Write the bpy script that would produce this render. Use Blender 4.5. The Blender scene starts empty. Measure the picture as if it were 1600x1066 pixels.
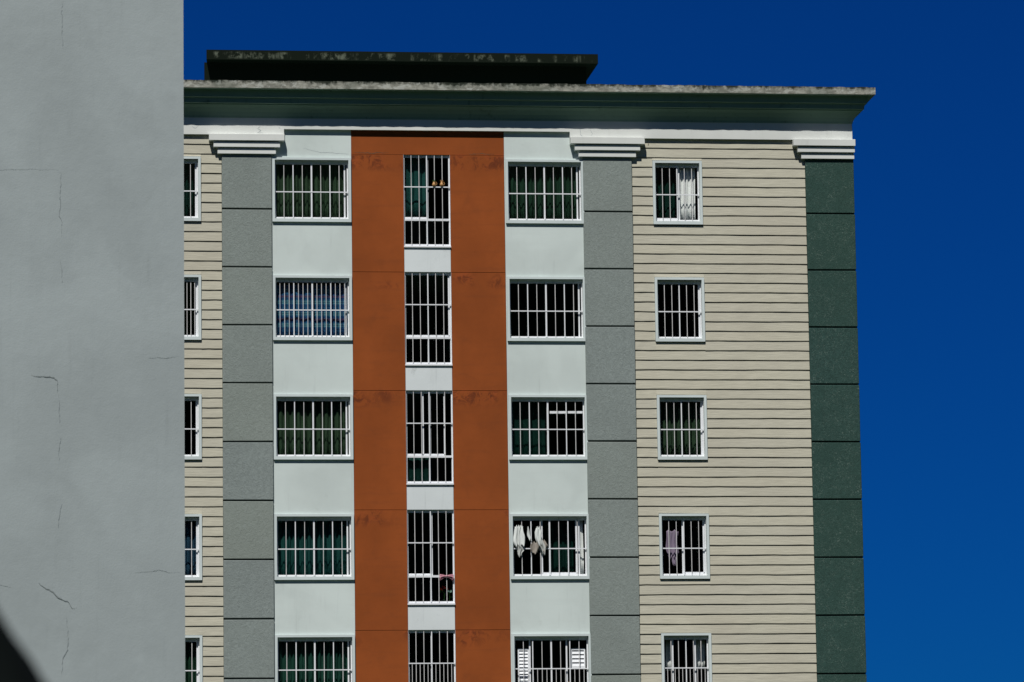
import bpy, bmesh, math, random
from mathutils import Vector, Matrix
R = math.radians
random.seed(7)
scene = bpy.context.scene
col = scene.collection

# ------------------------------------------------------------------ camera
YAW, PITCH, ROLL = R(6.937), R(8.176), R(-0.782)
fw = Vector((math.sin(YAW)*math.cos(PITCH), math.cos(YAW)*math.cos(PITCH), math.sin(PITCH)))
rt = Vector((math.cos(YAW), -math.sin(YAW), 0)); up = rt.cross(fw)
r2 = rt*math.cos(ROLL)+up*math.sin(ROLL); u2 = -rt*math.sin(ROLL)+up*math.cos(ROLL)
cam = bpy.data.cameras.new('camera'); cam_o = bpy.data.objects.new('camera', cam); col.objects.link(cam_o)
m = Matrix.Identity(4)
for i in range(3):
    m[i][0], m[i][1], m[i][2] = r2[i], u2[i], -fw[i]
m.translation = (0, -100, 1.7)
cam_o.matrix_world = m
cam.sensor_width = 36; cam.lens = 6780.87/1600*36; cam.clip_start = .1; cam.clip_end = 6000
cam.dof.use_dof = True; cam.dof.focus_distance = 101.5; cam.dof.aperture_fstop = 4.0
scene.camera = cam_o

# ------------------------------------------------------------------ sky, sun, exposure
SUN_EL, SUN_AZ = R(57), R(20)          # sun behind the camera, to the left
w = bpy.data.worlds.new('World'); scene.world = w; w.use_nodes = True
nt = w.node_tree; nt.nodes.clear()
sky = nt.nodes.new('ShaderNodeTexSky'); sky.sky_type = 'NISHITA'; sky.sun_disc = False
sky.sun_elevation = SUN_EL; sky.sun_rotation = math.pi+SUN_AZ
sky.air_density = 1.0; sky.dust_density = 0.0; sky.ozone_density = 6.0; sky.altitude = 1500
tint = nt.nodes.new('ShaderNodeMix'); tint.data_type = 'RGBA'; tint.blend_type = 'MULTIPLY'; tint.inputs[0].default_value = 1
tint.inputs[7].default_value = (0.008, 0.235, 0.70, 1)
bg = nt.nodes.new('ShaderNodeBackground'); bg.inputs[1].default_value = 0.05
wo = nt.nodes.new('ShaderNodeOutputWorld')
nt.links.new(sky.outputs[0], tint.inputs[6]); nt.links.new(tint.outputs[2], bg.inputs[0]); nt.links.new(bg.outputs[0], wo.inputs[0])
sl = bpy.data.lights.new('sun', 'SUN'); sl.energy = 4.5; sl.angle = R(.53); sl.color = (1, .965, .91)
so = bpy.data.objects.new('sun', sl); col.objects.link(so)
sd = Vector((-math.sin(SUN_AZ)*math.cos(SUN_EL), -math.cos(SUN_AZ)*math.cos(SUN_EL), math.sin(SUN_EL)))
so.rotation_euler = sd.to_track_quat('Z', 'Y').to_euler(); so.location = (0, -60, 60)
scene.view_settings.view_transform = 'Standard'; scene.view_settings.look = 'None'
scene.view_settings.exposure = 0; scene.view_settings.gamma = 1
scene.render.engine = 'CYCLES'

# ------------------------------------------------------------------ materials
class NB:
    def __init__(s, name):
        s.m = bpy.data.materials.new(name); s.m.use_nodes = True
        s.t = s.m.node_tree; s.b = s.t.nodes['Principled BSDF']; s.o = s.t.nodes['Material Output']
        s.g = s.t.nodes.new('ShaderNodeNewGeometry')
        s.pos = s.g.outputs['Position']
    def n(s, t, **k):
        x = s.t.nodes.new(t)
        for a, v in k.items(): setattr(x, a, v)
        return x
    def link(s, a, b): s.t.links.new(a, b)
    def put(s, sock, v):
        if isinstance(v, (int, float)): sock.default_value = v
        elif isinstance(v, (tuple, list)): sock.default_value = (*v, 1) if len(v) == 3 and sock.type == 'RGBA' else v
        else: s.link(v, sock)
    def scaled(s, sc, off=(0, 0, 0), src=None):
        x = s.n('ShaderNodeMapping'); s.link(src or s.pos, x.inputs[0]); x.inputs['Scale'].default_value = sc; x.inputs['Location'].default_value = off
        return x.outputs[0]
    def noise(s, scale, sc=(1, 1, 1), detail=4, rough=.55, dist=0, off=(0, 0, 0)):
        x = s.n('ShaderNodeTexNoise'); s.link(s.scaled(sc, off), x.inputs['Vector'])
        x.inputs['Scale'].default_value = scale; x.inputs['Detail'].default_value = detail
        x.inputs['Roughness'].default_value = rough; x.inputs['Distortion'].default_value = dist
        return x.outputs['Fac']
    def ramp(s, v, a, b, c0=0., c1=1.):
        x = s.n('ShaderNodeMapRange'); x.clamp = True; x.interpolation_type = 'SMOOTHSTEP'
        s.put(x.inputs[0], v); x.inputs[1].default_value = a; x.inputs[2].default_value = b
        x.inputs[3].default_value = c0; x.inputs[4].default_value = c1
        return x.outputs[0]
    def math(s, op, a, b=0.):
        x = s.n('ShaderNodeMath', operation=op); s.put(x.inputs[0], a); s.put(x.inputs[1], b); return x.outputs[0]
    def mix(s, f, a, b, mode='MIX'):
        x = s.n('ShaderNodeMix', data_type='RGBA', blend_type=mode)
        s.put(x.inputs[0], f); s.put(x.inputs[6], a); s.put(x.inputs[7], b); return x.outputs[2]
    def sep(s):
        x = s.n('ShaderNodeSeparateXYZ'); s.link(s.pos, x.inputs[0]); return x.outputs
    def bump(s, h, strength=.3, dist=.01):
        x = s.n('ShaderNodeBump'); x.inputs['Strength'].default_value = strength; x.inputs['Distance'].default_value = dist
        s.link(h, x.inputs['Height']); s.link(x.outputs[0], s.b.inputs['Normal'])
    def fin(s, c, rough=.85, spec=.2):
        s.put(s.b.inputs['Base Color'], c); s.put(s.b.inputs['Roughness'], rough)
        s.b.inputs['Specular IOR Level'].default_value = spec
        return s.m
def mul(c, k): return tuple(min(1, x*k) for x in c)

def m_plaster(name, c, dirt=.25, streak=.3, seed=0, dirtc=(.18, .2, .18), patch=0., bump=.25):
    b = NB(name)
    big = b.noise(.55, detail=5, off=(seed, 0, 0)); fine = b.noise(38, detail=3)
    k = b.mix(b.ramp(big, .3, .75), mul(c, .9), mul(c, 1.04))
    st = b.noise(1.0, sc=(7, 7, .55), detail=5, rough=.65, off=(seed, 0, 3))
    k = b.mix(b.math('MULTIPLY', b.ramp(st, .56, .8), streak), k, mul(c, .62))
    d = b.noise(2.3, detail=8, rough=.7, off=(0, 0, seed))
    k = b.mix(b.math('MULTIPLY', b.ramp(d, .58, .82), dirt), k, dirtc)
    if patch:
        p1 = b.ramp(b.noise(.42, sc=(1, 1, 1.3), detail=3, dist=.6, off=(seed, 2, 0)), .47, .56)
        p2 = b.ramp(b.noise(1.1, sc=(1.6, 1.6, .8), detail=6, rough=.6, off=(seed, 5, 0)), .5, .68)
        lines = b.ramp(b.noise(1.0, sc=(.35, .35, 3.2), detail=4, off=(seed, 7, 0)), .5, .7)
        k = b.mix(b.math('MULTIPLY', p1, patch), k, mul(c, 1.12)); k = b.mix(b.math('MULTIPLY', p2, patch*.7), k, mul(c, .82)); k = b.mix(b.math('MULTIPLY', lines, patch*.5), k, mul(c, .85))
    b.bump(b.math('ADD', b.math('MULTIPLY', fine, .5), b.noise(6, detail=4)), bump, .006)
    return b.fin(k, .88, .15)

def m_stucco(name, c, contrast=.25, light=None, seed=0, grain=30):
    b = NB(name)
    worm = b.noise(grain, sc=(1, 1, .8), detail=3, rough=.6, dist=1.4, off=(seed, 0, 0))
    big = b.noise(.7, detail=5, off=(seed*2, 0, seed)); mid = b.noise(2.6, detail=6, rough=.65, off=(seed, 0, 1))
    k = b.mix(b.ramp(worm, .3, .7), mul(c, 1-contrast), mul(c, 1+contrast))
    k = b.mix(b.math('MULTIPLY', b.ramp(big, .35, .75), .45), k, mul(c, .78))
    oi = b.n('ShaderNodeObjectInfo').outputs['Random']
    k = b.mix(b.math('MULTIPLY', oi, .4), k, (c[0]*1.06, c[1]*1.02, c[2]*.86))
    if light:
        f = b.math('MULTIPLY', b.ramp(b.noise(17, detail=5, rough=.7, dist=2.2, off=(seed, 0, 0)), .52, .7), b.ramp(mid, .35, .62))
        k = b.mix(b.math('MULTIPLY', f, .85), k, light)
    else:
        k = b.mix(b.math('MULTIPLY', b.ramp(mid, .55, .8), .3), k, mul(c, 1.25))
    b.bump(b.math('ADD', worm, b.math('MULTIPLY', b.noise(90, detail=2), .5)), .8, .012)
    return b.fin(k, .92, .1)

def m_siding():
    b = NB('cement_siding'); c = (.525, .51, .41)
    g = b.noise(1.0, sc=(2.2, 2, 42), detail=5, rough=.65)
    g2 = b.noise(1.0, sc=(9, 9, 120), detail=3, rough=.6)
    big = b.noise(.8, sc=(.5, 1, 1), detail=4)
    oi = b.n('ShaderNodeObjectInfo').outputs['Random']
    k = b.mix(b.ramp(g, .32, .7), mul(c, .86), mul(c, 1.08))
    k = b.mix(b.math('MULTIPLY', b.ramp(g2, .58, .76), .35), k, mul(c, .72))
    k = b.mix(b.math('MULTIPLY', b.ramp(big, .4, .7), .5), k, (.43, .405, .325))
    k = b.mix(b.math('MULTIPLY', oi, .22), k, (.40, .40, .36))
    b.bump(b.math('ADD', g, b.math('MULTIPLY', g2, .6)), .5, .01)
    return b.fin(k, .9, .12)

def m_orange():
    b = NB('orange_plaster'); c = (.282, .071, .016)
    xyz = b.sep()
    big = b.noise(.55, sc=(1, 1, .8), detail=6, rough=.6); mid = b.noise(2.0, detail=7, rough=.65, dist=.4)
    k = b.mix(b.ramp(big, .3, .72), mul(c, .84), mul(c, 1.12))
    k = b.mix(b.math('MULTIPLY', b.ramp(mid, .5, .78), .5), k, (.20, .055, .016))
    band = b.noise(1.0, sc=(.7, 1, 6), detail=4, rough=.6)
    k = b.mix(b.math('MULTIPLY', b.ramp(band, .5, .72), .22), k, (.17, .05, .018))
    # damp stain hanging a little below each floor joint
    t = b.math('FRACT', b.math('DIVIDE', b.math('SUBTRACT', 20.62+28, xyz[2]), 2.8))
    near = b.ramp(t, .0, .19, 1, 0)
    blot = b.ramp(b.noise(3.0, sc=(1.1, 1, 1), detail=8, rough=.74, dist=1.2), .44, .60)
    floor_v = b.ramp(b.noise(.75, detail=2, off=(3.4, 0, 1.7)), .42, .56, .06, 1)
    st = b.math('MULTIPLY', b.math('MULTIPLY', near, blot), floor_v)
    k = b.mix(b.math('MULTIPLY', st, .6), k, (.34, .075, .022))
    rim = b.math('MULTIPLY', b.math('MULTIPLY', b.ramp(t, .0, .03), b.ramp(t, .09, .17, 1, 0)), b.ramp(b.noise(4.2, sc=(1, 1, .8), detail=8, rough=.72, dist=1.0, off=(5, 0, 2)), .46, .58))
    k = b.mix(b.math('MULTIPLY', b.math('MULTIPLY', rim, floor_v), .75), k, (.10, .024, .010))
    b.bump(b.math('ADD', b.math('MULTIPLY', b.noise(45, detail=3), .5), b.noise(5, detail=5)), .3, .008)
    return b.fin(k, .85, .15)

def m_mould_fascia():
    b = NB('mouldy_concrete'); c = (.33, .335, .29)
    xyz = b.sep()
    h = b.ramp(xyz[2], 22.06, 22.24)
    nz = b.noise(2.2, sc=(1, 1, 1.2), detail=10, rough=.78); drip = b.noise(1.0, sc=(11, 2, .8), detail=5, rough=.65)
    pat = b.noise(5.5, sc=(1, 1, 1.8), detail=7, rough=.7, off=(4, 0, 0))
    k = b.mix(b.ramp(pat, .4, .62), mul(c, .6), mul(c, 1.1))
    k = b.mix(b.math('MULTIPLY', b.ramp(b.noise(4.5, sc=(1, 1, 2), detail=6, rough=.65, off=(9, 0, 0)), .52, .6), .75), k, (.46, .48, .44))
    k = b.mix(b.math('MULTIPLY', b.ramp(b.noise(1.3, detail=3, off=(2, 0, 0)), .5, .65), .5), k, (.13, .15, .12))
    mask = b.math('ADD', b.math('ADD', nz, b.math('MULTIPLY', drip, .4)), b.math('MULTIPLY', h, .26))
    k = b.mix(b.math('MULTIPLY', b.ramp(mask, .80, .98), .95), k, (.02, .026, .019))
    b.bump(pat, .5, .015)
    return b.fin(k, .95, .05)

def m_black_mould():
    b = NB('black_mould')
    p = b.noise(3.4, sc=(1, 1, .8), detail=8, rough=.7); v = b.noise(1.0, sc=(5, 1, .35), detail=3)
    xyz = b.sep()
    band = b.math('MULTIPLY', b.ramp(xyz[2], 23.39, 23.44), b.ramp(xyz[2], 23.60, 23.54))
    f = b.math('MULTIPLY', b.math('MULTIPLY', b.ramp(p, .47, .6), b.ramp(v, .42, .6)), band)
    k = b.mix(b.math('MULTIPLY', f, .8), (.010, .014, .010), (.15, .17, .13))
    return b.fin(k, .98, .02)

def m_paint(name, c, rough=.45, spec=.4, var=.08):
    b = NB(name)
    k = b.mix(b.ramp(b.noise(3, detail=4), .35, .7), mul(c, 1-var), c)
    return b.fin(k, rough, spec)

def m_cloth(name, c, var=.25):
    b = NB(name)
    k = b.mix(b.ramp(b.noise(5, sc=(2, 1, .4), detail=4), .35, .7), mul(c, 1-var), mul(c, 1+var*.3))
    b.bump(b.noise(140, detail=2), .15, .003)
    return b.fin(k, .95, .05)

def m_plaid():
    b = NB('blue_plaid_cloth'); xyz = b.sep()
    def stripes(v, period, a, lo, hi):
        f = b.math('FRACT', b.math('DIVIDE', b.math('ADD', v, 50.), period))
        return b.ramp(b.math('ABSOLUTE', b.math('SUBTRACT', f, .5)), lo, hi, a, 0)
    k = b.mix(stripes(xyz[2], .27, 1, .12, .18), (.06, .17, .42), (.25, .42, .62))
    k = b.mix(stripes(xyz[2], .09, .8, .05, .12), k, (.03, .05, .22))
    k = b.mix(stripes(xyz[0], .24, .6, .08, .14), k, (.05, .06, .28))
    k = b.mix(stripes(xyz[2], .54, .7, .03, .06), k, (.25, .06, .16))
    return b.fin(k, .95, .05)

def m_glass():
    b = NB('tinted_glass')
    tr = b.n('ShaderNodeBsdfTransparent'); tr.inputs[0].default_value = (.74, .84, .80, 1)
    gl = b.n('ShaderNodeBsdfGlossy'); gl.inputs['Roughness'].default_value = .02
    mx = b.n('ShaderNodeMixShader'); mx.inputs[0].default_value = .05; b.link(tr.outputs[0], mx.inputs[1]); b.link(gl.outputs[0], mx.inputs[2])
    b.link(mx.outputs[0], b.o.inputs[0]); return b.m

def m_ground():
    b = NB('grassy_ground')
    k = b.mix(b.ramp(b.noise(.25, detail=6), .35, .65), (.022, .042, .018), (.035, .06, .028))
    k = b.mix(b.ramp(b.noise(.04, detail=3), .5, .65), k, (.04, .045, .04))
    return b.fin(k, .95, .05)

M = dict(
    white=m_plaster('white_plaster', (.605, .685, .665), .3, .45, 2, patch=.3),
    sill=m_plaster('white_spandrel_plaster', (.70, .76, .77), .75, .6, 9),
    trim=m_plaster('white_trim_paint', (.71, .74, .715), .25, .25, 5),
    arch=m_plaster('window_surround_paint', (.62, .70, .70), .1, .1, 6),
    grey=m_stucco('grey_stucco', (.24, .28, .272), .11, None, 1, 14),
    green=m_stucco('dark_green_stucco', (.034, .073, .065), .25, (.17, .23, .20), 4, 20),
    groove=m_paint('groove_paint', (.05, .07, .07), .9, .1),
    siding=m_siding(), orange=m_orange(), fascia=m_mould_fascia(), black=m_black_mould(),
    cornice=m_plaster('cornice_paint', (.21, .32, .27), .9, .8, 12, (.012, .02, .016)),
    frame=m_paint('white_aluminium', (.80, .83, .86), .4, .4, .05),
    bar=m_paint('white_bar_paint', (.72, .72, .72), .5, .3, .18),
    glass=m_glass(), room=m_paint('room_paint', (.12, .20, .17), .9, .1),
    greywall=m_plaster('grey_wall_paint', (.45, .51, .52), .2, .25, 21, (.33, .38, .39), .3, .45),
    crack=m_paint('crack', (.29, .33, .335), .95, .05), faint=m_paint('faint_crack', (.385, .435, .445), .95, .05),
    ground=m_ground(), blackcloth=m_cloth('stand_in_black', (.004, .006, .0055)), post=m_paint('black_steel', (.02, .02, .02), .4, .4),
    olive=m_cloth('olive_curtain', (.105, .125, .085)), dkgreen=m_cloth('dark_green_curtain', (.045, .085, .06)),
    teal=m_cloth('teal_curtain', (.04, .12, .13)), gteal=m_cloth('green_teal_curtain', (.05, .12, .105)), navy=m_cloth('navy_curtain', (.06, .10, .20)),
    deep=m_cloth('deep_teal_curtain', (.017, .048, .044)),
    plaid=m_plaid(), whitecloth=m_cloth('white_cloth', (.72, .76, .74), .1), palegrey=m_cloth('pale_grey_cloth', (.46, .48, .46), .2), taupe=m_cloth('taupe_cloth', (.33, .30, .26)),
    lilac=m_cloth('lilac_cloth', (.24, .20, .27)), pink=m_cloth('pink_cloth', (.55, .27, .33)), red=m_cloth('red_petal', (.55, .03, .03)),
    leaf=m_cloth('leaf', (.05, .11, .03)), terracotta=m_paint('ochre_glaze', (.50, .27, .10), .5, .4), rust=m_cloth('old_mark', (.12, .10, .07)),
)

# ------------------------------------------------------------------ mesh helpers
def mesh(name, verts, faces):
    me = bpy.data.meshes.new(name); me.from_pydata([tuple(v) for v in verts], [], faces); me.update(); return me
def link(name, me, mat, parent=None, loc=(0, 0, 0), smooth=False):
    o = bpy.data.objects.new(name, me); col.objects.link(o)
    if mat is not None and not me.materials: me.materials.append(mat)
    o.location = loc; o.parent = parent
    if smooth:
        for p in me.polygons: p.use_smooth = True
    return o
def boxdata(bs):
    V, F = [], []
    for x0, x1, y0, y1, z0, z1 in bs:
        n = len(V)
        V += [(x0, y0, z0), (x1, y0, z0), (x1, y1, z0), (x0, y1, z0), (x0, y0, z1), (x1, y0, z1), (x1, y1, z1), (x0, y1, z1)]
        F += [tuple(n+i for i in f) for f in ((0, 3, 2, 1), (4, 5, 6, 7), (0, 1, 5, 4), (1, 2, 6, 5), (2, 3, 7, 6), (3, 0, 4, 7))]
    return V, F
def boxes(name, bs, mat, parent=None, bevel=0, loc=(0, 0, 0), jit=0, seed=0):
    me = mesh(name, *boxdata(bs))
    if bevel:
        bm = bmesh.new(); bm.from_mesh(me)
        bmesh.ops.bevel(bm, geom=bm.edges[:], offset=bevel, segments=1, affect='EDGES')
        if jit:
            rr = random.Random(seed)
            for v in bm.verts: v.co += Vector((rr.uniform(-jit, jit), rr.uniform(-jit, jit)*.5, rr.uniform(-jit, jit)))
        bm.to_mesh(me); bm.free()
    return link(name, me, mat, parent, loc)
def ring(x0, x1, z0, z1, wl, wr, wb, wt, y0, y1):
    """four boxes round an opening x0..x1, z0..z1 (the inner edges), butted end to end"""
    return [(x0-wl, x0, y0, y1, z0-wb, z1+wt), (x1, x1+wr, y0, y1, z0-wb, z1+wt), (x0, x1, y0, y1, z0-wb, z0), (x0, x1, y0, y1, z1, z1+wt)]
def thing(o, label, cat, group=None):
    o['label'] = label; o['category'] = cat
    if group: o['group'] = group
    return o
def empty(name, loc):
    o = bpy.data.objects.new(name, None); col.objects.link(o); o.location = loc; o.empty_display_size = .3; return o

# ------------------------------------------------------------------ ground
g = link('ground', mesh('ground', [(-3000, -3000, 0), (3000, -3000, 0), (3000, 3000, 0), (-3000, 3000, 0)], [(0, 1, 2, 3)]), M['ground']); g['kind'] = 'structure'

# unseen ridge added behind the viewer to keep bright sky out of the panes
V, F = [], []; rr = random.Random(11); NA, NR = 90, 7
for i in range(NA+1):
    a = math.pi*(.93+1.14*i/NA)
    top = 175+14*math.sin(a*5)+9*math.sin(a*13+1)+rr.uniform(-4, 4)
    for j in range(NR+1):
        t = j/NR; r = 330+190*t+rr.uniform(-6, 6); h = top*math.sin(min(1, t*1.15)*math.pi/2)*(1 if j else 0)
        V.append((10+r*math.cos(a), -60+r*math.sin(a), h-.5*(j == 0)+rr.uniform(0, 5)*(j > 0)))
for i in range(NA):
    for j in range(NR):
        q = i*(NR+1)+j; F.append((q, q+1, q+NR+2, q+NR+1))
hl = link('sky_blocking_ridge', mesh('sky_blocking_ridge', V, F), M['ground']); hl['kind'] = 'structure'

# ------------------------------------------------------------------ the apartment building
XL, XR, ZB, ZT, FH = .04, 20.41, 7.0, 21.42, 2.8
bld = empty('apartment_building', (10.225, 0, 0))
thing(bld, 'tall apartment block with orange centre strip, grey pillars and beige siding under a mouldy cornice', 'building')
BX = -10.225                                   # children live in the building's frame
def bbox(name, bs, mat, bevel=0, jit=0, seed=0):
    return boxes(name, [(a+BX, b+BX, c, d, e, f) for a, b, c, d, e, f in bs], mat, bld, bevel, jit=jit, seed=seed)
# shell behind the facade
bbox('side_wall', [(XR-.3, XR-.012, .27, 13.7, 0, 22.0)], M['white'])
bbox('side_wall', [(XL+.012, XL+.3, .27, 13.7, 0, 22.0)], M['white'])
bbox('rear_wall', [(XL+.012, XR-.012, 13.7, 14, 0, 22.0)], M['white'])
bbox('base_wall', [(XL, XR, 0, .25, 0, ZB)], M['white'])
for k in range(6):
    zs = 18.15-FH*k
    bbox('floor_slab', [(XL+.3, XR-.3, .27, 13.7, zs-.2, zs)], M['room'])
for xa in (5.95, 9.45, 11.0, 14.45):
    bbox('partition_wall', [(xa-.06, xa+.06, .27, 5.0, ZB, 22.0)], M['room'])
bbox('corridor_wall', [(XL+.3, XR-.3, 5.0, 5.1, ZB, 22.0)], M['room'])
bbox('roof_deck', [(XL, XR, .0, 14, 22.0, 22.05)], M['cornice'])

OPEN = dict(A=(3.76, 4.83), B=(6.62, 8.35), D=(12.12, 13.86), F=(15.63, 16.69), C=(9.65, 10.75))
def zopen(k): return 19.045-FH*k, 20.443-FH*k
def zc(k): return 18.42-FH*k, 20.60-FH*k

def strip_with_holes(x0, x1, y0, y1, hx, holes, zb, zt):
    bs = [(x0, hx[0], y0, y1, zb, zt), (hx[1], x1, y0, y1, zb, zt)]
    z = zt
    for a, b in sorted(holes, key=lambda h: -h[0]):
        bs.append((hx[0], hx[1], y0, y1, b, z)); z = a
    bs.append((hx[0], hx[1], y0, y1, zb, z))
    return bs
H5 = [zopen(k) for k in range(5)]
bbox('siding_wall', strip_with_holes(1.21, 5.38, .02, .25, OPEN['A'], H5, ZB, ZT), M['groove'])
bbox('siding_wall', strip_with_holes(15.07, 19.24, .02, .25, OPEN['F'], H5, ZB, ZT), M['groove'])
# white plaster between the windows, one lift of wall per floor
for key, x0, x1 in (('B', 6.545, 8.42), ('D', 12.04, 13.90)):
    ox = OPEN[key]
    for k in range(5):
        zb = 17.9-FH*k if k < 4 else ZB; zt = 17.9-FH*(k-1) if k else ZT
        a, b = zopen(k)
        bbox('white_wall_panel', [(x0, ox[0], 0, .25, zb, zt), (ox[1], x1, 0, .25, zb, zt), (ox[0], ox[1], 0, .25, zb, a), (ox[0], ox[1], 0, .25, b, zt)], M['white'])
# orange strip: lintel and the lifts beside the slot windows, with open joints at each floor
bbox('orange_wall_panel', [(8.424, 12.036, .012, .25, 20.60, ZT)], M['orange'])
for k in range(5):
    zt = 20.6-FH*k-.009; zb = 20.6-FH*(k+1) if k < 4 else ZB
    for a, b in ((8.424, 9.65), (10.75, 12.036)):
        bbox('orange_wall_panel', [(a, b, .012+random.uniform(-.002, .002), .25, zb, zt)], M['orange'], .004)
bbox('orange_backing', [(8.424, 9.64, .25, .27, ZB, ZT), (10.76, 12.036, .25, .27, ZB, ZT)], M['groove'])
for k in range(5):
    a = 18.38-FH*k; b = 17.80-FH*k if k < 4 else ZB
    bbox('white_spandrel', [(9.654, 10.746, .004, .25, b, a)], M['sill'], .004)
    bbox('window_sill', [(9.645, 10.755, -.03, .1, a, a+.035)], M['frame'], .004)

# siding boards: lapped, foot of each board proud of the one below
def board(x0, x1, z0, z1, seed):
    rr = random.Random(seed); n = max(3, int((x1-x0)/.3)); V = []; F = []
    ph = rr.uniform(0, 6); ph2 = rr.uniform(0, 6)
    for i in range(n+1):
        x = x0+(x1-x0)*i/n
        wob = .0022*math.sin(x*2.1+ph)+.0015*math.sin(x*5+ph2)+rr.uniform(-.0028, .0028)
        top = z1+.002*math.sin(x*1.7+ph2)
        yb = -.022+rr.uniform(-.0025, .0025)
        V += [(x+BX, .02, z0+wob), (x+BX, yb, z0+wob), (x+BX, yb-.001, z0+wob+.012), (x+BX, -.004, top), (x+BX, .02, top)]
    for i in range(n):
        for j in range(4):
            a = i*5+j; F.append((a, a+5, a+6, a+1))
    F += [(0, 1, 2, 3, 4), tuple(n*5+j for j in (4, 3, 2, 1, 0))]
    link('siding_board', mesh('siding_board', V, F), M['siding'], bld)
PITCHZ = .2304
for (x0, x1), key in (((1.21, 5.38), 'A'), ((15.07, 19.24), 'F')):
    ax0, ax1 = OPEN[key][0]-.06, OPEN[key][1]+.06
    for i in range(61):
        zt = 21.02-PITCHZ*i+random.uniform(-.004, .004); zb = 21.02-PITCHZ*(i+1)+.018
        sp = None
        for k in range(5):
            a, b = zopen(k); a -= .085; b += .06
            if zt > a+.01 and zb < b-.01:
                sp = (a, b); break
        sx0, sx1 = x0+.004, x1-.004
        if not sp: board(sx0, sx1, zb, zt, i*7+len(key)); continue
        board(sx0, ax0-.003, zb, zt, i*7+1); board(ax1+.003, sx1, zb, zt, i*7+2)
        if zt > sp[1]+.02: board(ax0-.003, ax1+.003, max(zb, sp[1]+.004), zt, i*7+3)
        if zb < sp[0]-.02: board(ax0-.003, ax1+.003, zb, min(zt, sp[0]-.004), i*7+3)

# pillars: blocks with open grooves, on a backing, with stepped capitals
def pillar(x0, x1, mat, first, pitch, yb=.25):
    p = bbox('pillar', [(x0+.006, x1-.006, -.018, .25, ZB, ZT)], M['groove'])
    z = 20.56; nz = first
    i = 0
    while nz > ZB-.6:
        zt = z-.0; zb = max(nz+.018, ZB)
        boxes('pillar_block', [(x0+BX, x1+BX, -.06+random.uniform(-.003, .003), .0, zb, zt)], mat, p, .009, jit=.003, seed=int(x0*100)+i)
        z = nz-.018; nz -= pitch*random.uniform(.995, 1.005); i += 1
        if zb == ZB: break
    return p
def capital(x0, x1, ov, rov):
    for j, (z0, z1, o, y) in enumerate(((20.862, 21.022, .30, -.205), (20.712, 20.838, .195, -.16), (20.562, 20.685, .10, -.115))):
        bbox('capital_slab', [(x0-o*ov, x1+(o*rov), y, .0, z0, z1)], M['trim'], .006, .0015, j+int(x0*10))
    bbox('capital_core', [(x0-.05*ov, x1+.03*rov, -.062, .0, 20.58, 21.01)], M['trim'])
for x0, x1, mt, f, pt, ov, rov in ((.04, 1.21, 'green', 19.255, 1.366, .1, 1), (5.38, 6.545, 'grey', 19.265, 1.37, 1, 1), (13.90, 15.07, 'grey', 19.26, 1.364, 1, 1), (19.24, 20.41, 'green', 19.25, 1.363, 1, .09)):
    pillar(x0, x1, M[mt], f, pt); capital(x0, x1, ov, rov)

# frieze and cornice
bbox('frieze', [(XL, 6.84, -.08, -.001, 21.024, 21.45), (6.84, 13.60, -.08, -.001, 21.165, 21.45), (13.60, XR-.02, -.08, -.001, 21.024, 21.45)], M['trim'])
def cornice_profile(name, prof, mat, z_closed=True):
    """profile (overhang, z) swept round front, right and left sides with mitred corners"""
    V = []; F = []
    ys = 14.0
    for o, z in prof:
        V += [(XL-o+BX, ys, z), (XL-o+BX, -.08-o, z), (XR-.02+o+BX, -.08-o, z), (XR-.02+o+BX, ys, z)]
    n = len(prof)
    for i in range(n-1):
        for j in range(3):
            a = i*4+j; F.append((a, a+1, a+5, a+4))
    return link(name, mesh(name, V, F), mat, bld)
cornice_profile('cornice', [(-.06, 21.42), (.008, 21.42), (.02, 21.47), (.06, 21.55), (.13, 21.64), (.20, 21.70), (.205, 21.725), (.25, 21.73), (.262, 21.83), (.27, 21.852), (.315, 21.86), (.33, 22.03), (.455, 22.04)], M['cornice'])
# weathered fascia in lengths that meet at hairline joints
def fascia_len(x0, x1, o=.49):
    n = max(4, int((x1-x0)/.12)); rr = random.Random(int(x0*50)); V = []; F = []
    for i in range(n+1):
        x = x0+(x1-x0)*i/n; j = rr.uniform(-.007, .007); e = rr.uniform(-.004, .004)
        V += [(x+BX, .3, 22.04), (x+BX, -.08-o+e, 22.04+e*.6), (x+BX, -.08-o+e, 22.215+j), (x+BX, .3, 22.222)]
    for i in range(n):
        for q in range(4):
            a = i*4+q; b = i*4+(q+1) % 4; F.append((a, a+4, b+4, b))
    F += [(0, 1, 2, 3), tuple(n*4+q for q in (3, 2, 1, 0))]
    link('fascia', mesh('fascia', V, F), M['fascia'], bld)
xs = [XL-.49, 2.2, 5.6, 8.9, 12.1, 15.3, 18.2, XR+.47]
for a, b in zip(xs, xs[1:]): fascia_len(a, b-.003)
bbox('fascia', [(XR-.3, XR+.47, .303, 14.4, 22.04, 22.218)], M['fascia'])
bbox('fascia', [(XL-.49, XL+.3, .303, 14.4, 22.04, 22.218)], M['fascia'])
# rooftop block
def prism(name, foot, z0, z1, mat, parent):
    n = len(foot); V = [(x+BX, y, z) for z in (z0, z1) for x, y in foot]
    F = [tuple(range(n))[::-1], tuple(range(n, 2*n))]+[(i, (i+1) % n, n+(i+1) % n, n+i) for i in range(n)]
    return link(name, mesh(name, V, F), mat, parent)
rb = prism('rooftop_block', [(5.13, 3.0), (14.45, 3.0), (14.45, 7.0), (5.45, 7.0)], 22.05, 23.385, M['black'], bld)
prism('rooftop_slab', [(5.165, 2.62), (14.69, 2.62), (14.69, 7.3), (5.5, 7.3)], 23.385, 23.62, M['black'], rb)

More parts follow.
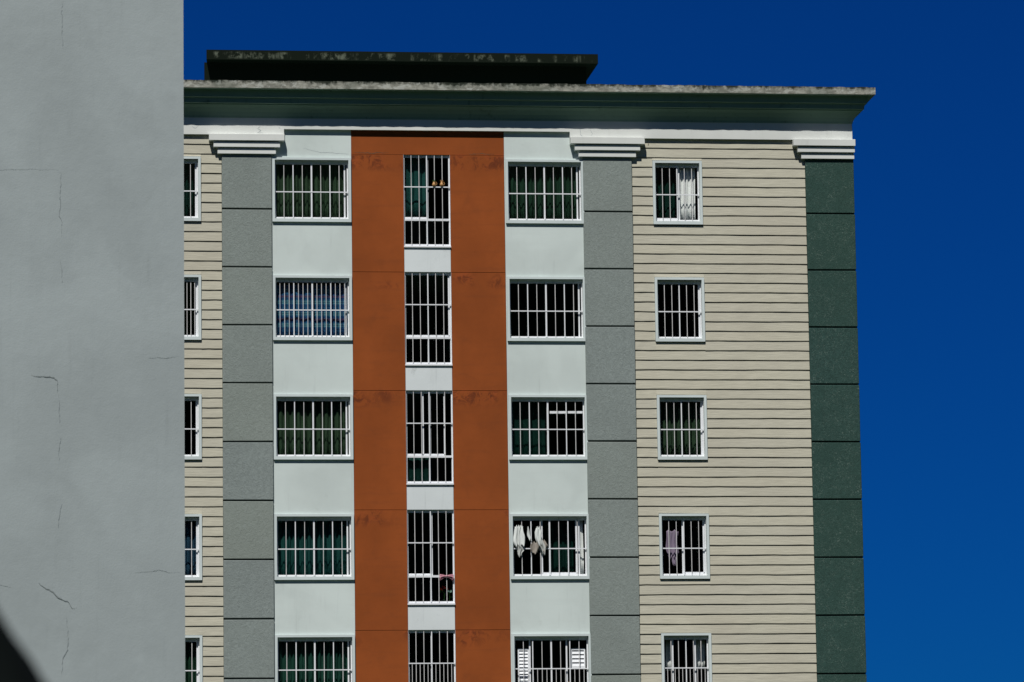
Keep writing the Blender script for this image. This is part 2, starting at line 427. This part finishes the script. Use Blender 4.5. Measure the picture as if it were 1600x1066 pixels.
# ------------------------------------------------------------------ windows
bar_cache = {}
def bar(parent, x, z0, z1, wdt, y=.05, name='bar', mat='bar', dep=None):
    key = (round(z1-z0, 3), round(wdt, 4), mat)
    if key not in bar_cache:
        h = wdt/2; d = (dep or wdt)/2
        me = mesh(name, *boxdata([(-h, h, -d, d, 0, z1-z0)])); me.materials.append(M[mat]); bar_cache[key] = me
    o = link(name, bar_cache[key], None, parent, (x, y, z0)); return o
def rail(parent, x0, x1, z, h, y=.05, name='rail', mat='frame', d=.02):
    return boxes(name, [(x0, x1, y-d/2, y+d/2, z-h/2, z+h/2)], M[mat], parent)
def window(key, k, ndiv, dense=None, glass=((0, 1),), stiles=(.952,), name='window', sashrail=()):
    x0, x1 = OPEN[key]
    z0, z1 = zc(k) if key == 'C' else zopen(k)
    ww = x1-x0; hh = z1-z0
    if key != 'C':
        wn = boxes(name, ring(0, ww, 0, hh, .06, .06, .075, .055, -.052, -.0005), M['arch'], bld, loc=(x0+BX, 0, z0))
    else:
        wn = boxes(name, ring(.03, ww-.025, .03, hh-.03, .028, .023, .028, .028, .112, .16), M['frame'], bld, loc=(x0+BX, 0, z0))
    fr = .032; ft = .085 if key != 'C' else .06
    boxes('frame', ring(fr, ww-fr, .05, hh-ft, fr-.002, fr-.002, .048, ft-.002, .06, .109), M['frame'], wn)
    # reveal lining, a hair inside the opening
    boxes('reveal', [(0.0005, .004, .0, .0595, .004, hh-.004), (ww-.004, ww-.0005, .0, .0595, .004, hh-.004), (.0005, ww-.0005, .0, .0595, .0005, .004)], M['trim'] if key != 'C' else M['frame'], wn)
    gx0, gx1 = fr, ww-fr
    if key == 'C':
        zr = 19.05-18.42; zm = 19.83-18.42
        rail(wn, gx0, gx1, zr, .05, .06, 'transom', d=.05)
        zmid = zm
    else:
        zmid = .645
    rail(wn, gx0-.025, gx1+.025, zmid, .024, .03)
    # grille
    yb = .03
    for i in range(1, ndiv):
        x = ww*i/ndiv
        half = abs(i-ndiv/2) < .01; quart = ndiv == 8 and i in (2, 6)
        if dense == 'all' and False: pass
        if half:
            bar(wn, x, .03, hh-.012, .036 if key in 'BD' else .024, yb+.012, 'mullion', 'frame', .03)
        else:
            bar(wn, x, .035, hh-.012, .022 if quart else .0135, yb, 'bar', 'frame' if quart else 'bar')
    if dense:
        zt = hh-.012 if dense == 'all' else zmid
        nd = ndiv*2
        for i in range(1, nd, 2):
            bar(wn, ww*i/nd, .035, zt, .012, yb)
    # sashes
    zlo = .05 if key != 'C' else zr+.026
    for s in stiles:
        bar(wn, ww*s, zlo, hh-ft, .035, .095, 'sash_stile', 'frame', .024)
    for s0, s1 in sashrail:
        rail(wn, ww*s0+gx0*(s0 == 0), ww*s1-gx0*(s1 == 1), zlo+.022, .042, .095, 'sash_rail', d=.024)
    for a, b in glass:
        boxes('pane', [(max(ww*a, gx0), min(ww*b, gx1), .114, .116, zlo if key == 'C' else .05, hh-ft)], M['glass'], wn)
    if key == 'C':
        boxes('pane', [(gx0, gx1, .114, .116, .05, zr-.026)], M['glass'], wn)
        bar(wn, ww*.5+.006, .05, zr-.02, .04, .08, 'sash_stile', 'frame', .02)
    return wn, x0, z0, ww, hh
W = {}
for k in range(5):
    W['A', k] = window('A', k, 6, 'all' if k == 1 else None)
W['B', 0] = window('B', 0, 8); W['B', 1] = window('B', 1, 8, 'all'); W['B', 2] = window('B', 2, 8); W['B', 3] = window('B', 3, 8); W['B', 4] = window('B', 4, 8)
W['C', 0] = window('C', 0, 6, glass=((0, .5),), stiles=(.52,), sashrail=((0, .5),))
W['C', 1] = window('C', 1, 6, sashrail=((0, 1),))
W['C', 2] = window('C', 2, 6, glass=((.35, .85),), stiles=(.37, .52, .83), sashrail=((0, .83),))
W['C', 3] = window('C', 3, 6, glass=((0, .5),), stiles=(.53,), sashrail=((0, .5),))
W['C', 4] = window('C', 4, 6, 'low', stiles=(.5,))
W['D', 0] = window('D', 0, 8); W['D', 1] = window('D', 1, 8)
W['D', 2] = window('D', 2, 8, glass=((0, .5),), stiles=(.5,))
W['D', 3] = window('D', 3, 8, glass=((.39, .88),), stiles=(.40, .865, .90), sashrail=((.4, .88),))
W['D', 4] = window('D', 4, 8, 'low', glass=((.23, .72),), stiles=(.215, .71), )
W['F', 0] = window('F', 0, 6, glass=((0, .5),), stiles=(.545,), sashrail=((0, .5),))
W['F', 1] = window('F', 1, 6); W['F', 2] = window('F', 2, 6)
W['F', 3] = window('F', 3, 6, glass=((.47, 1),), stiles=(.48, .95), sashrail=((.5, 1),))
W['F', 4] = window('F', 4, 6, 'low', glass=((.2, .7),), stiles=(.21, .71))

# louvred shutter leaves standing open behind the lowest right wide window
def shutter(wn, x0, x1, z0, z1, y, n):
    bs = [(x0, x0+.03, y, y+.03, z0, z1), (x1-.03, x1, y, y+.03, z0, z1), (x0+.03, x1-.03, y, y+.03, z1-.04, z1), (x0+.03, x1-.03, y, y+.03, z0, z0+.04)]
    boxes('shutter', bs, M['frame'], wn)
    st = (z1-z0-.08)/n; V, F = [], []
    for i in range(n):
        z = z0+.04+st*i
        a = len(V)
        V += [(x0+.03, y+.002, z+.006), (x1-.03, y+.002, z+.006), (x1-.03, y+.028, z+st*.9), (x0+.03, y+.028, z+st*.9),
              (x0+.03, y+.008, z+.002), (x1-.03, y+.008, z+.002), (x1-.03, y+.034, z+st*.9-.004), (x0+.03, y+.034, z+st*.9-.004)]
        F += [tuple(a+i for i in f) for f in ((0, 1, 2, 3), (7, 6, 5, 4), (0, 4, 5, 1), (2, 6, 7, 3))]
    link('shutter_slats', mesh('shutter_slats', V, F), M['frame'], wn)
wn = W['D', 4][0]
shutter(wn, .10, .36, .10, 1.12, .13, 12)
shutter(wn, 1.34, 1.68, .66, 1.12, .13, 4)

# ------------------------------------------------------------------ curtains (hang behind the panes: things of their own)
def curtain(win, f0, f1, h0, h1, mat, label, y=.185, period=.115, amp=.03, seed=0, group='curtains'):
    wn, x0, z0, ww, hh = W[win]
    rr = random.Random(seed+int(x0*10)); xa, xb = ww*f0, ww*f1
    nx = max(12, int((xb-xa)/.012)); V = []; F = []; rows = 4
    ph = [rr.uniform(0, 6.28) for _ in range(5)]
    for j in range(rows+1):
        t = j/rows
        for i in range(nx+1):
            x = xa+(xb-xa)*i/nx
            warp = .4*math.sin(x*7+ph[1])+.3*math.sin(x*13+ph[2]+t*.5)
            s = math.sin(2*math.pi*x/period+ph[0]+warp*2.2+.35*math.sin(t*3+ph[3]))
            s = math.copysign(abs(s)**.75, s)
            V.append((x+.006*math.sin(t*4+ph[4]+x*5), amp*s*(.75+.35*t)+.012*math.sin(x*4+ph[3]), h0*hh+(h1-h0)*hh*(1-t)-.012*(j == rows)*math.sin(x*9+ph[2])))
    n1 = nx+1
    for j in range(rows):
        for i in range(nx):
            a = j*n1+i; F.append((a, a+n1, a+n1+1, a+1))
    o = link('curtain', mesh('curtain', V, F), M[mat], None, (x0, y, z0), True)
    md = o.modifiers.new('thickness', 'SOLIDIFY'); md.thickness = .003
    thing(o, label, 'curtain', group); return o
curtain(('B', 0), -.04, 1.04, -.05, 1.05, 'olive', 'dark olive pleated curtains behind the top wide window left of the orange strip')
curtain(('B', 1), .02, 1.03, .0, .9, 'plaid', 'blue plaid curtain behind the closely barred wide window', .165, .3, .015)
curtain(('B', 2), -.04, 1.04, -.05, 1.05, 'olive', 'dark olive curtains in the wide window below the blue plaid curtain', .185, .13, seed=3)
curtain(('B', 3), .02, 1.02, -.05, 1.05, 'teal', 'teal curtains in the second wide window below the blue plaid curtain', .23, .12, seed=5)
curtain(('B', 4), -.03, 1.04, -.05, 1.05, 'gteal', 'green teal curtains in the lowest wide window left of the orange strip', .195, .10, seed=8)
curtain(('D', 0), -.03, 1.03, -.05, 1.05, 'dkgreen', 'dark green curtains behind the top wide window right of the orange strip', .185, .11, seed=11)
curtain(('D', 2), -.03, .48, -.05, 1.05, 'deep', 'plain dark teal curtain behind the left half of the window with a white beam inside', .24, .3, .012, seed=13)
curtain(('D', 3), .52, .84, -.05, 1.05, 'deep', 'dark curtain right of the laundry in the wide window with clothes hung outside', .3, .2, .02, seed=14)
curtain(('D', 3), .91, .965, .0, .97, 'whitecloth', 'narrow pale curtain strip at the right edge of the laundry window', .18, .1, .01, seed=15)
curtain(('F', 0), .0, .47, -.05, .96, 'deep', 'dark green curtain in the left half of the top small window in the siding', .24, .14, seed=17)
curtain(('F', 0), .56, .93, .0, 1.02, 'whitecloth', 'bright white curtain in the right half of the top small window in the siding', .17, .095, .022, seed=19)
curtain(('F', 2), -.02, 1.02, -.05, 1.05, 'olive', 'olive curtain in the third small window from the top in the wide siding', .27, .1, seed=23)
curtain(('F', 4), .09, .24, .44, .95, 'whitecloth', 'short white curtain at the left of the lowest small window in the wide siding', .3, .12, .01, seed=27)
curtain(('F', 4), .72, .97, .46, .95, 'whitecloth', 'short white curtain at the right of the lowest small window in the wide siding', .3, .12, .01, seed=28)
curtain(('A', 3), .0, 1., -.05, 1.05, 'navy', 'navy curtain in the fourth small window down beside the grey wall', .24, .2, seed=31)
curtain(('A', 4), .0, 1., -.05, 1.05, 'dkgreen', 'green curtain in the lowest small window beside the grey wall', .24, .1, seed=33)
curtain(('A', 0), .0, 1., -.05, 1.05, 'deep', 'dark curtain in the top small window beside the grey wall', .26, .12, seed=35)
curtain(('C', 0), .02, .5, .3, 1.02, 'teal', 'teal curtain in the upper left of the top slot window in the orange strip', .24, .25, .02, seed=37)
curtain(('C', 2), .05, .5, -.02, .29, 'deep', 'small dark teal panel standing in for a pane reflection low in the third slot window of the orange strip', .2, .25, .01, seed=39)  # pleated panel added to imitate the teal reflection in the lower left pane
# white beam inside the third wide window
wn, x0, z0, ww, hh = W['D', 2]
o = boxes('blind_box', [(.0, .39, 0, .05, 0, .062), (.42, .78, 0, .05, .003, .064)], M['frame'], None, .005, loc=(x0+ww*.535, .135, z0+1.03))
thing(o, 'white blind casing across the open right half of the third wide window', 'blind')

# ------------------------------------------------------------------ laundry and small things on the bars
def garment(name, win, fx, h_top, h_bot, prof, mat, label, cat, y=-.0, folds=3, amp=.03, seed=0, lean=0):
    """prof: half-widths from top to bottom; a draped, folded piece of cloth"""
    wn, x0, z0, ww, hh = W[win]; rr = random.Random(seed); nx, nz = 16, 18; V = []; F = []
    ph = rr.uniform(0, 6)
    for j in range(nz+1):
        t = j/nz; q = t*(len(prof)-1); i0 = min(int(q), len(prof)-2); hw = prof[i0]+(prof[i0+1]-prof[i0])*(q-i0)
        hw *= 1+.08*math.sin(t*9+ph)
        for i in range(nx+1):
            u = i/nx*2-1
            zz = h_top+(h_bot-h_top)*t
            zz += (.03*math.sin(u*4+ph)+.02*math.sin(u*9+ph*2))*t-.05*(1-t)*(abs(math.sin(u*3.1+ph)))
            V.append((u*hw+lean*t+.012*math.sin(t*6+ph), -amp*(.5+.5*math.cos(u*math.pi*folds+ph+t*1.2))*(.6+.6*t)-.01*math.cos(u*1.5), zz))
    n1 = nx+1
    for j in range(nz):
        for i in range(nx):
            a = j*n1+i; F.append((a, a+n1, a+n1+1, a+1))
    o = link(name, mesh(name, V, F), M[mat], None, (x0+ww*fx, y, z0), True)
    md = o.modifiers.new('thickness', 'SOLIDIFY'); md.thickness = .004
    return thing(o, label, cat, None)
garment('hanging_garment', ('D', 3), .055, 1.20, .70, [.045, .075, .085, .085, .06], 'whitecloth', 'white garment hung on the bars at the far left of the laundry window', 'clothing', -.005, 1.3, .04, 1, .01)
garment('hanging_garment', ('D', 3), .115, 1.20, .72, [.03, .06, .075, .08, .085], 'whitecloth', 'white garment overlapping the leftmost one in the laundry window', 'clothing', -.012, 1.2, .045, 9, -.005)
garment('hanging_garment', ('D', 3), .095, .74, .46, [.10, .10, .085, .045, .03], 'palegrey', 'pale grey cloth tip hanging below the leftmost white laundry', 'clothing', -.002, 1.6, .03, 2)
garment('hanging_garment', ('D', 3), .20, 1.17, .84, [.012, .03, .035, .03], 'whitecloth', 'thin strip of white laundry between the two larger garments', 'clothing', -.005, 1, .03, 3, .06)
garment('hanging_garment', ('D', 3), .335, 1.17, .72, [.04, .085, .075, .06, .05], 'whitecloth', 'twisted white garment on the bars beside the white sash of the laundry window', 'clothing', -.008, 1.8, .045, 4, .05)
garment('hanging_garment', ('D', 3), .30, .82, .54, [.075, .095, .10, .10, .085], 'taupe', 'taupe garment bunched under the twisted white laundry', 'clothing', -.003, 1.2, .035, 5, -.03)
garment('hanging_garment', ('D', 3), .385, .88, .52, [.03, .05, .05, .045, .02], 'palegrey', 'pale grey sleeve trailing from the twisted white laundry', 'clothing', -.012, 1, .04, 10, .06)
garment('hanging_garment', ('D', 3), .425, .86, .58, [.02, .06, .075, .05, .03], 'taupe', 'small taupe sleeve at the right end of the laundry', 'clothing', -.002, 1, .04, 6, .0)
garment('hanging_garment', ('F', 3), .25, 1.10, .42, [.13, .14, .135, .10], 'lilac', 'lilac garment hanging inside the fourth small window of the siding', 'clothing', .15, 3, .04, 7)
garment('hanging_garment', ('F', 3), .33, .62, .28, [.06, .05, .03], 'lilac', 'trailing lilac sleeve below the lilac garment', 'clothing', .135, .6, .015, 8, -.06)

def lathe(prof, seg=14, loc=(0, 0, 0), V=None, F=None):
    n = len(V)
    for r, z in prof:
        for i in range(seg):
            a = 2*math.pi*i/seg; V.append((loc[0]+r*math.cos(a), loc[1]+r*math.sin(a), loc[2]+z))
    for j in range(len(prof)-1):
        for i in range(seg):
            a = n+j*seg+i; b = n+j*seg+(i+1) % seg; F.append((a, b, b+seg, a+seg))
def tube(pts, r, V, F, seg=6):
    n = len(V)
    for k, p in enumerate(pts):
        p = Vector(p); d = (Vector(pts[min(k+1, len(pts)-1)])-Vector(pts[max(k-1, 0)])).normalized()
        a = d.orthogonal().normalized(); b = d.cross(a)
        for i in range(seg):
            t = 2*math.pi*i/seg; V.append(tuple(p+a*(r*math.cos(t))+b*(r*math.sin(t))))
    for k in range(len(pts)-1):
        for i in range(seg):
            q = n+k*seg+i; e = n+k*seg+(i+1) % seg; F.append((q, e, e+seg, q+seg))
wn, x0, z0, ww, hh = W['C', 0]
for i, (f, lab) in enumerate(((.655, 'small ochre jug on the window rail, left of the pair in the top slot window'), (.82, 'small ochre jug with a sprig, right of the pair in the top slot window'))):
    jug = empty('jug', (x0+ww*f, .02, z0+1.41+.012)); thing(jug, lab, 'ornament', 'ochre jugs on the window rail')
    V, F = [], []; lathe([(0, 0), (.028, .0), (.042, .03), (.044, .055), (.03, .082), (.022, .095), (.027, .108), (.022, .106), (.0, .09)], 14, (0, 0, 0), V, F)
    link('body', mesh('jug_body', V, F), M['terracotta'], jug, smooth=True)
    V, F = [], []; tube([(.035+.035*math.sin(t), 0, .07-.035*math.cos(t)) for t in [x*.35 for x in range(10)]], .007, V, F)
    link('handle', mesh('jug_handle', V, F), M['terracotta'], jug, smooth=True)
    V, F = [], []
    for q in range(5):
        tube([(0, 0, .1), (.012*(q-2), 0, .13), (.02*(q-2), -.005, .15+.01*(q % 2))], .005, V, F)
    link('sprig', mesh('jug_sprig', V, F), M['leaf' if i == 0 else 'terracotta'], jug, smooth=True)
# pink bow on the transom, flowers behind the bars
wn, x0, z0, ww, hh = W['C', 3]
def bow(label):
    b = empty('bow', (x0+ww*.83, .012, z0+.63)); thing(b, label, 'ribbon')
    for s in (-1, 1):
        V, F = [], []; n = 8
        for j in range(n+1):
            t = j/n; x = s*(.015+.15*t); hw = .012+.055*t**.8
            for i in range(7):
                u = i/6*2-1
                V.append((x, -.02*math.cos(u*1.5)-.015*math.sin(u*6+t*3), u*hw-.035*t*t-.01*math.sin(u*5)*t))
        for j in range(n):
            for i in range(6):
                a = j*7+i; F.append((a, a+7, a+8, a+1))
        o = link('loop', mesh('bow_loop', V, F), M['pink'], b, smooth=True); o.modifiers.new('t', 'SOLIDIFY').thickness = .004
    V, F = [], []; lathe([(0, -.03), (.018, -.022), (.024, 0), (.018, .022), (0, .03)], 10, (0, -.02, 0), V, F)
    link('knot', mesh('bow_knot', V, F), M['pink'], b, smooth=True)
bow('pink cloth bow tied on the window bars above the red flowers')
def blossoms(name, mat, cx, cz, n, spread, label, cat, y, r=.022):
    rr = random.Random(cx*100); e = empty(name, (x0+ww*cx, y, z0+cz)); thing(e, label, cat)
    V, F = [], []
    for q in range(n):
        p = (rr.uniform(-spread, spread), rr.uniform(-.03, .03), rr.uniform(-spread*.35, spread*.35))
        for a in range(5):
            t = a*1.257+rr.uniform(-.2, .2); d = Vector((math.cos(t), -.35, math.sin(t)))*r; s_ = Vector((-math.sin(t), 0, math.cos(t)))*r*.6; k0 = len(V); P = Vector(p)
            V += [tuple(P), tuple(P+d*.7+s_), tuple(P+d*1.25), tuple(P+d*.7-s_)]; F += [(k0, k0+1, k0+2), (k0, k0+2, k0+3)]
    link('petals', mesh('petals', V, F), M[mat], e)
    V, F = [], []
    for q in range(n*2):
        P = Vector((rr.uniform(-spread*1.1, spread*1.1), .04+rr.uniform(-.02, .03), rr.uniform(-.14, .03))); t = rr.uniform(0, 6.28); k0 = len(V)
        d = Vector((math.cos(t), -.3, math.sin(t)))*.045; s_ = Vector((-math.sin(t), .2, math.cos(t)))*.018
        V += [tuple(P), tuple(P+d*.5+s_), tuple(P+d), tuple(P+d*.5-s_)]; F += [(0+k0, 1+k0, 2+k0), (k0, 2+k0, 3+k0)]
    tube([(0, .04, -.3), (.01, .04, -.15), (0, .03, -.02)], .008, V, F)
    link('leaves', mesh('leaves', V, F), M['leaf'], e)
    V, F = [], []; lathe([(0, -.42), (.05, -.42), (.068, -.30), (.072, -.30), (.072, -.28), (.0, -.28)], 12, (0, .04, 0), V, F)
    link('pot', mesh('pot', V, F), M['post'], e, smooth=True)
blossoms('flowering_plant', 'red', .79, .37, 9, .075, 'red flowering plant behind the bars under the pink bow', 'plant', .16, .026)
blossoms('flowering_plant', 'whitecloth', .90, .29, 6, .05, 'small white flowering plant right of the red flowers in the slot window', 'plant', .17, .018)
wn, x0, z0, ww, hh = W['D', 4]
blossoms('flowering_plant', 'terracotta', .745, .32, 7, .05, 'ochre flowering plant in the lowest wide window beside the white shutters', 'plant', .15, .022)

# hairline marks in the frieze plaster and orange lintel (children of the building)
def crack(parent, pts, wdt, mat, fn, name='crack', seed=0):
    rr = random.Random(seed); P = []
    for a, b in zip(pts, pts[1:]):
        n = max(2, int(math.dist(a, b)/.035))
        for i in range(n):
            t = i/n; P.append((a[0]+(b[0]-a[0])*t+rr.uniform(-.008, .008), a[1]+(b[1]-a[1])*t+rr.uniform(-.008, .008)))
    P.append(pts[-1]); V = []; F = []; N = len(P)
    for i, p in enumerate(P):
        q0 = P[max(i-1, 0)]; q1 = P[min(i+1, N-1)]; dx, dz = q1[0]-q0[0], q1[1]-q0[1]; L = math.hypot(dx, dz) or 1
        h = wdt*.5*(.25+.75*math.sin(math.pi*(i+.5)/N))*rr.uniform(.5, 1.3); nx, nz = -dz/L*h, dx/L*h
        V += [fn(p[0]+nx, p[1]+nz), fn(p[0]-nx, p[1]-nz)]
    for i in range(N-1): F.append((2*i, 2*i+1, 2*i+3, 2*i+2))
    return link(name, mesh(name, V, F), M[mat], parent)
ff = lambda y: (lambda s, z: (s+BX, y, z))
for i, (pts, wd) in enumerate((([(6.28, 21.22), (6.22, 21.17), (6.30, 21.12), (6.22, 21.07), (6.35, 21.06)], .014), ([(6.72, 21.2), (6.75, 21.18)], .012),
        ([(4.68, 21.22), (4.76, 21.16), (4.83, 21.22)], .01), ([(13.85, 21.24), (13.86, 21.1), (13.9, 21.05)], .014), ([(14.1, 21.22), (14.14, 21.12), (14.1, 21.08)], .014))):
    crack(bld, pts, wd, 'faint', ff(-.0815), seed=i)
for pts in ([(11.2, 20.62), (11.5, 20.635), (11.8, 20.62)], [(8.5, 20.64), (8.9, 20.625), (9.3, 20.64)]):
    crack(bld, pts, .012, 'rust', ff(.0105), seed=3)
crack(bld, [(7.3, 20.72), (7.7, 20.63), (8.35, 20.60)], .010, 'faint', ff(-.0015), seed=5)
crack(bld, [(15.47, 20.93), (15.49, 20.90), (15.47, 20.87)], .012, 'rust', ff(-.03), seed=6)

# ------------------------------------------------------------------ grey building standing nearer, at the left
WA = R(25); EX, EY = 3.057, -32.0
tdir = Vector((-math.cos(WA), -math.sin(WA), 0)); ndir = Vector((math.sin(WA), -math.cos(WA), 0))
gb = empty('grey_building', (EX, EY, 0)); gb.rotation_euler = (0, 0, WA)
thing(gb, 'blank light grey plastered building end wall with hairline cracks, nearer than the apartment block', 'building')
# local frame: -x runs along the wall to the left, +y goes back from the wall
V, F = [], []
GW, GH, GD = 11.0, 20.0, 7.5
nx, nz = 30, 44
rr = random.Random(5)
for j in range(nz+1):
    for i in range(nx+1):
        x = -GW*i/nx; z = GH*j/nz
        inn = 0 < i < nx and 0 < j < nz
        V.append((x, rr.uniform(-.0015, .0015) if inn else 0, z))
for j in range(nz):
    for i in range(nx):
        a = j*(nx+1)+i; F.append((a, a+nx+1, a+nx+2, a+1))
wall = link('wall', mesh('wall', V, F), M['greywall'], gb, smooth=True)
boxes('body', [(-GW, 0, .003, GD, 0, GH)], M['greywall'], gb, .02)
boxes('roof_parapet', [(-GW-.1, .0, .15, GD+.1, GH+.002, GH+.4)], M['greywall'], gb, .01)
gf = lambda s, z: (-s, -.0045, z)
for i, (pts, wd, mt) in enumerate((
    ([(2.14, 16.75), (2.16, 16.6), (2.14, 16.44), (2.15, 16.27), (2.14, 16.17), (2.13, 16.03)], .014, 'faint'),
    ([(4.2, 14.0), (3.2, 14.0), (2.66, 14.06), (2.22, 14.09), (2.16, 14.05)], .006, 'faint'),
    ([(2.16, 14.05), (2.17, 13.84), (2.18, 13.63), (2.16, 13.6), (2.19, 13.36), (2.15, 13.28), (2.15, 13.04)], .014, 'faint'),
    ([(2.18, 12.67), (2.15, 12.52), (2.14, 12.31)], .016, 'faint'),
    ([(2.67, 10.82), (2.5, 10.81), (2.28, 10.81), (2.22, 10.76), (2.22, 10.59)], .018, 'crack'),
    ([(2.22, 10.59), (2.19, 10.46), (2.19, 10.31), (2.18, 10.11)], .015, 'faint'),
    ([(2.15, 9.88), (2.19, 9.73), (2.19, 9.51)], .014, 'faint'),
    ([(2.14, 8.84), (2.18, 8.72), (2.2, 8.47)], .015, 'faint'),
    ([(.63, 11.22), (.49, 11.23), (.32, 11.24), (.11, 11.28)], .009, 'faint'),
    ([(.89, 7.83), (.66, 7.85), (.47, 7.88), (.3, 7.85), (.1, 7.86)], .009, 'faint'),
    ([(2.53, 7.61), (2.47, 7.55), (2.32, 7.49), (2.19, 7.38), (2.01, 7.32), (1.96, 7.23), (1.88, 7.24)], .02, 'crack'),
    ([(2.07, 7.12), (2.03, 6.89), (2.04, 6.59), (2.12, 6.44), (2.14, 6.2)], .016, 'faint'),
    ([(3.6, 7.5), (3.18, 7.55), (3.0, 7.53)], .012, 'faint'))):
    crack(gb, pts, wd*.75, mt, gf, seed=40+i)

# ------------------------------------------------------------------ made-up black tent by the camera, in place of a likely vehicle window frame (only its flank shows, out of focus)
cn = empty('stand_in_tent', (-.245, -91, 0)); thing(cn, 'dark out of focus edge in the bottom left corner, likely a vehicle window frame, built as a made-up tent peak', 'stand_in_tent')
prof = [(.02, 3.05), (.10, 2.86), (.17, 2.68), (.195, 2.56), (.252, 2.445), (.293, 2.379), (.328, 2.333), (.354, 2.289), (.45, 2.17), (.65, 2.02), (.95, 1.92), (1.25, 1.88), (1.25, 1.72)]
V, F = [], []; seg = 32
for r, z in prof:
    for i in range(seg):
        t = 2*math.pi*i/seg; q = max(0, (r-.4)/.85); c = max(abs(math.cos(t)), abs(math.sin(t)))
        k = r*((1-q)+q/c); V.append((k*math.cos(t), k*math.sin(t), z))
for j in range(len(prof)-1):
    for i in range(seg):
        a = j*seg+i; b = j*seg+(i+1) % seg; F.append((a, b, b+seg, a+seg))
o = link('stand_in_shell', mesh('stand_in_shell', V, F), M['blackcloth'], cn, smooth=True); o.modifiers.new('t', 'SOLIDIFY').thickness = .006
for sx in (-1, 1):
    for sy in (-1, 1):
        boxes('post', [(1.2*sx-.025, 1.2*sx+.025, 1.2*sy-.025, 1.2*sy+.025, 0, 1.86)], M['post'], cn, .004)  # posts added to carry the made-up tent
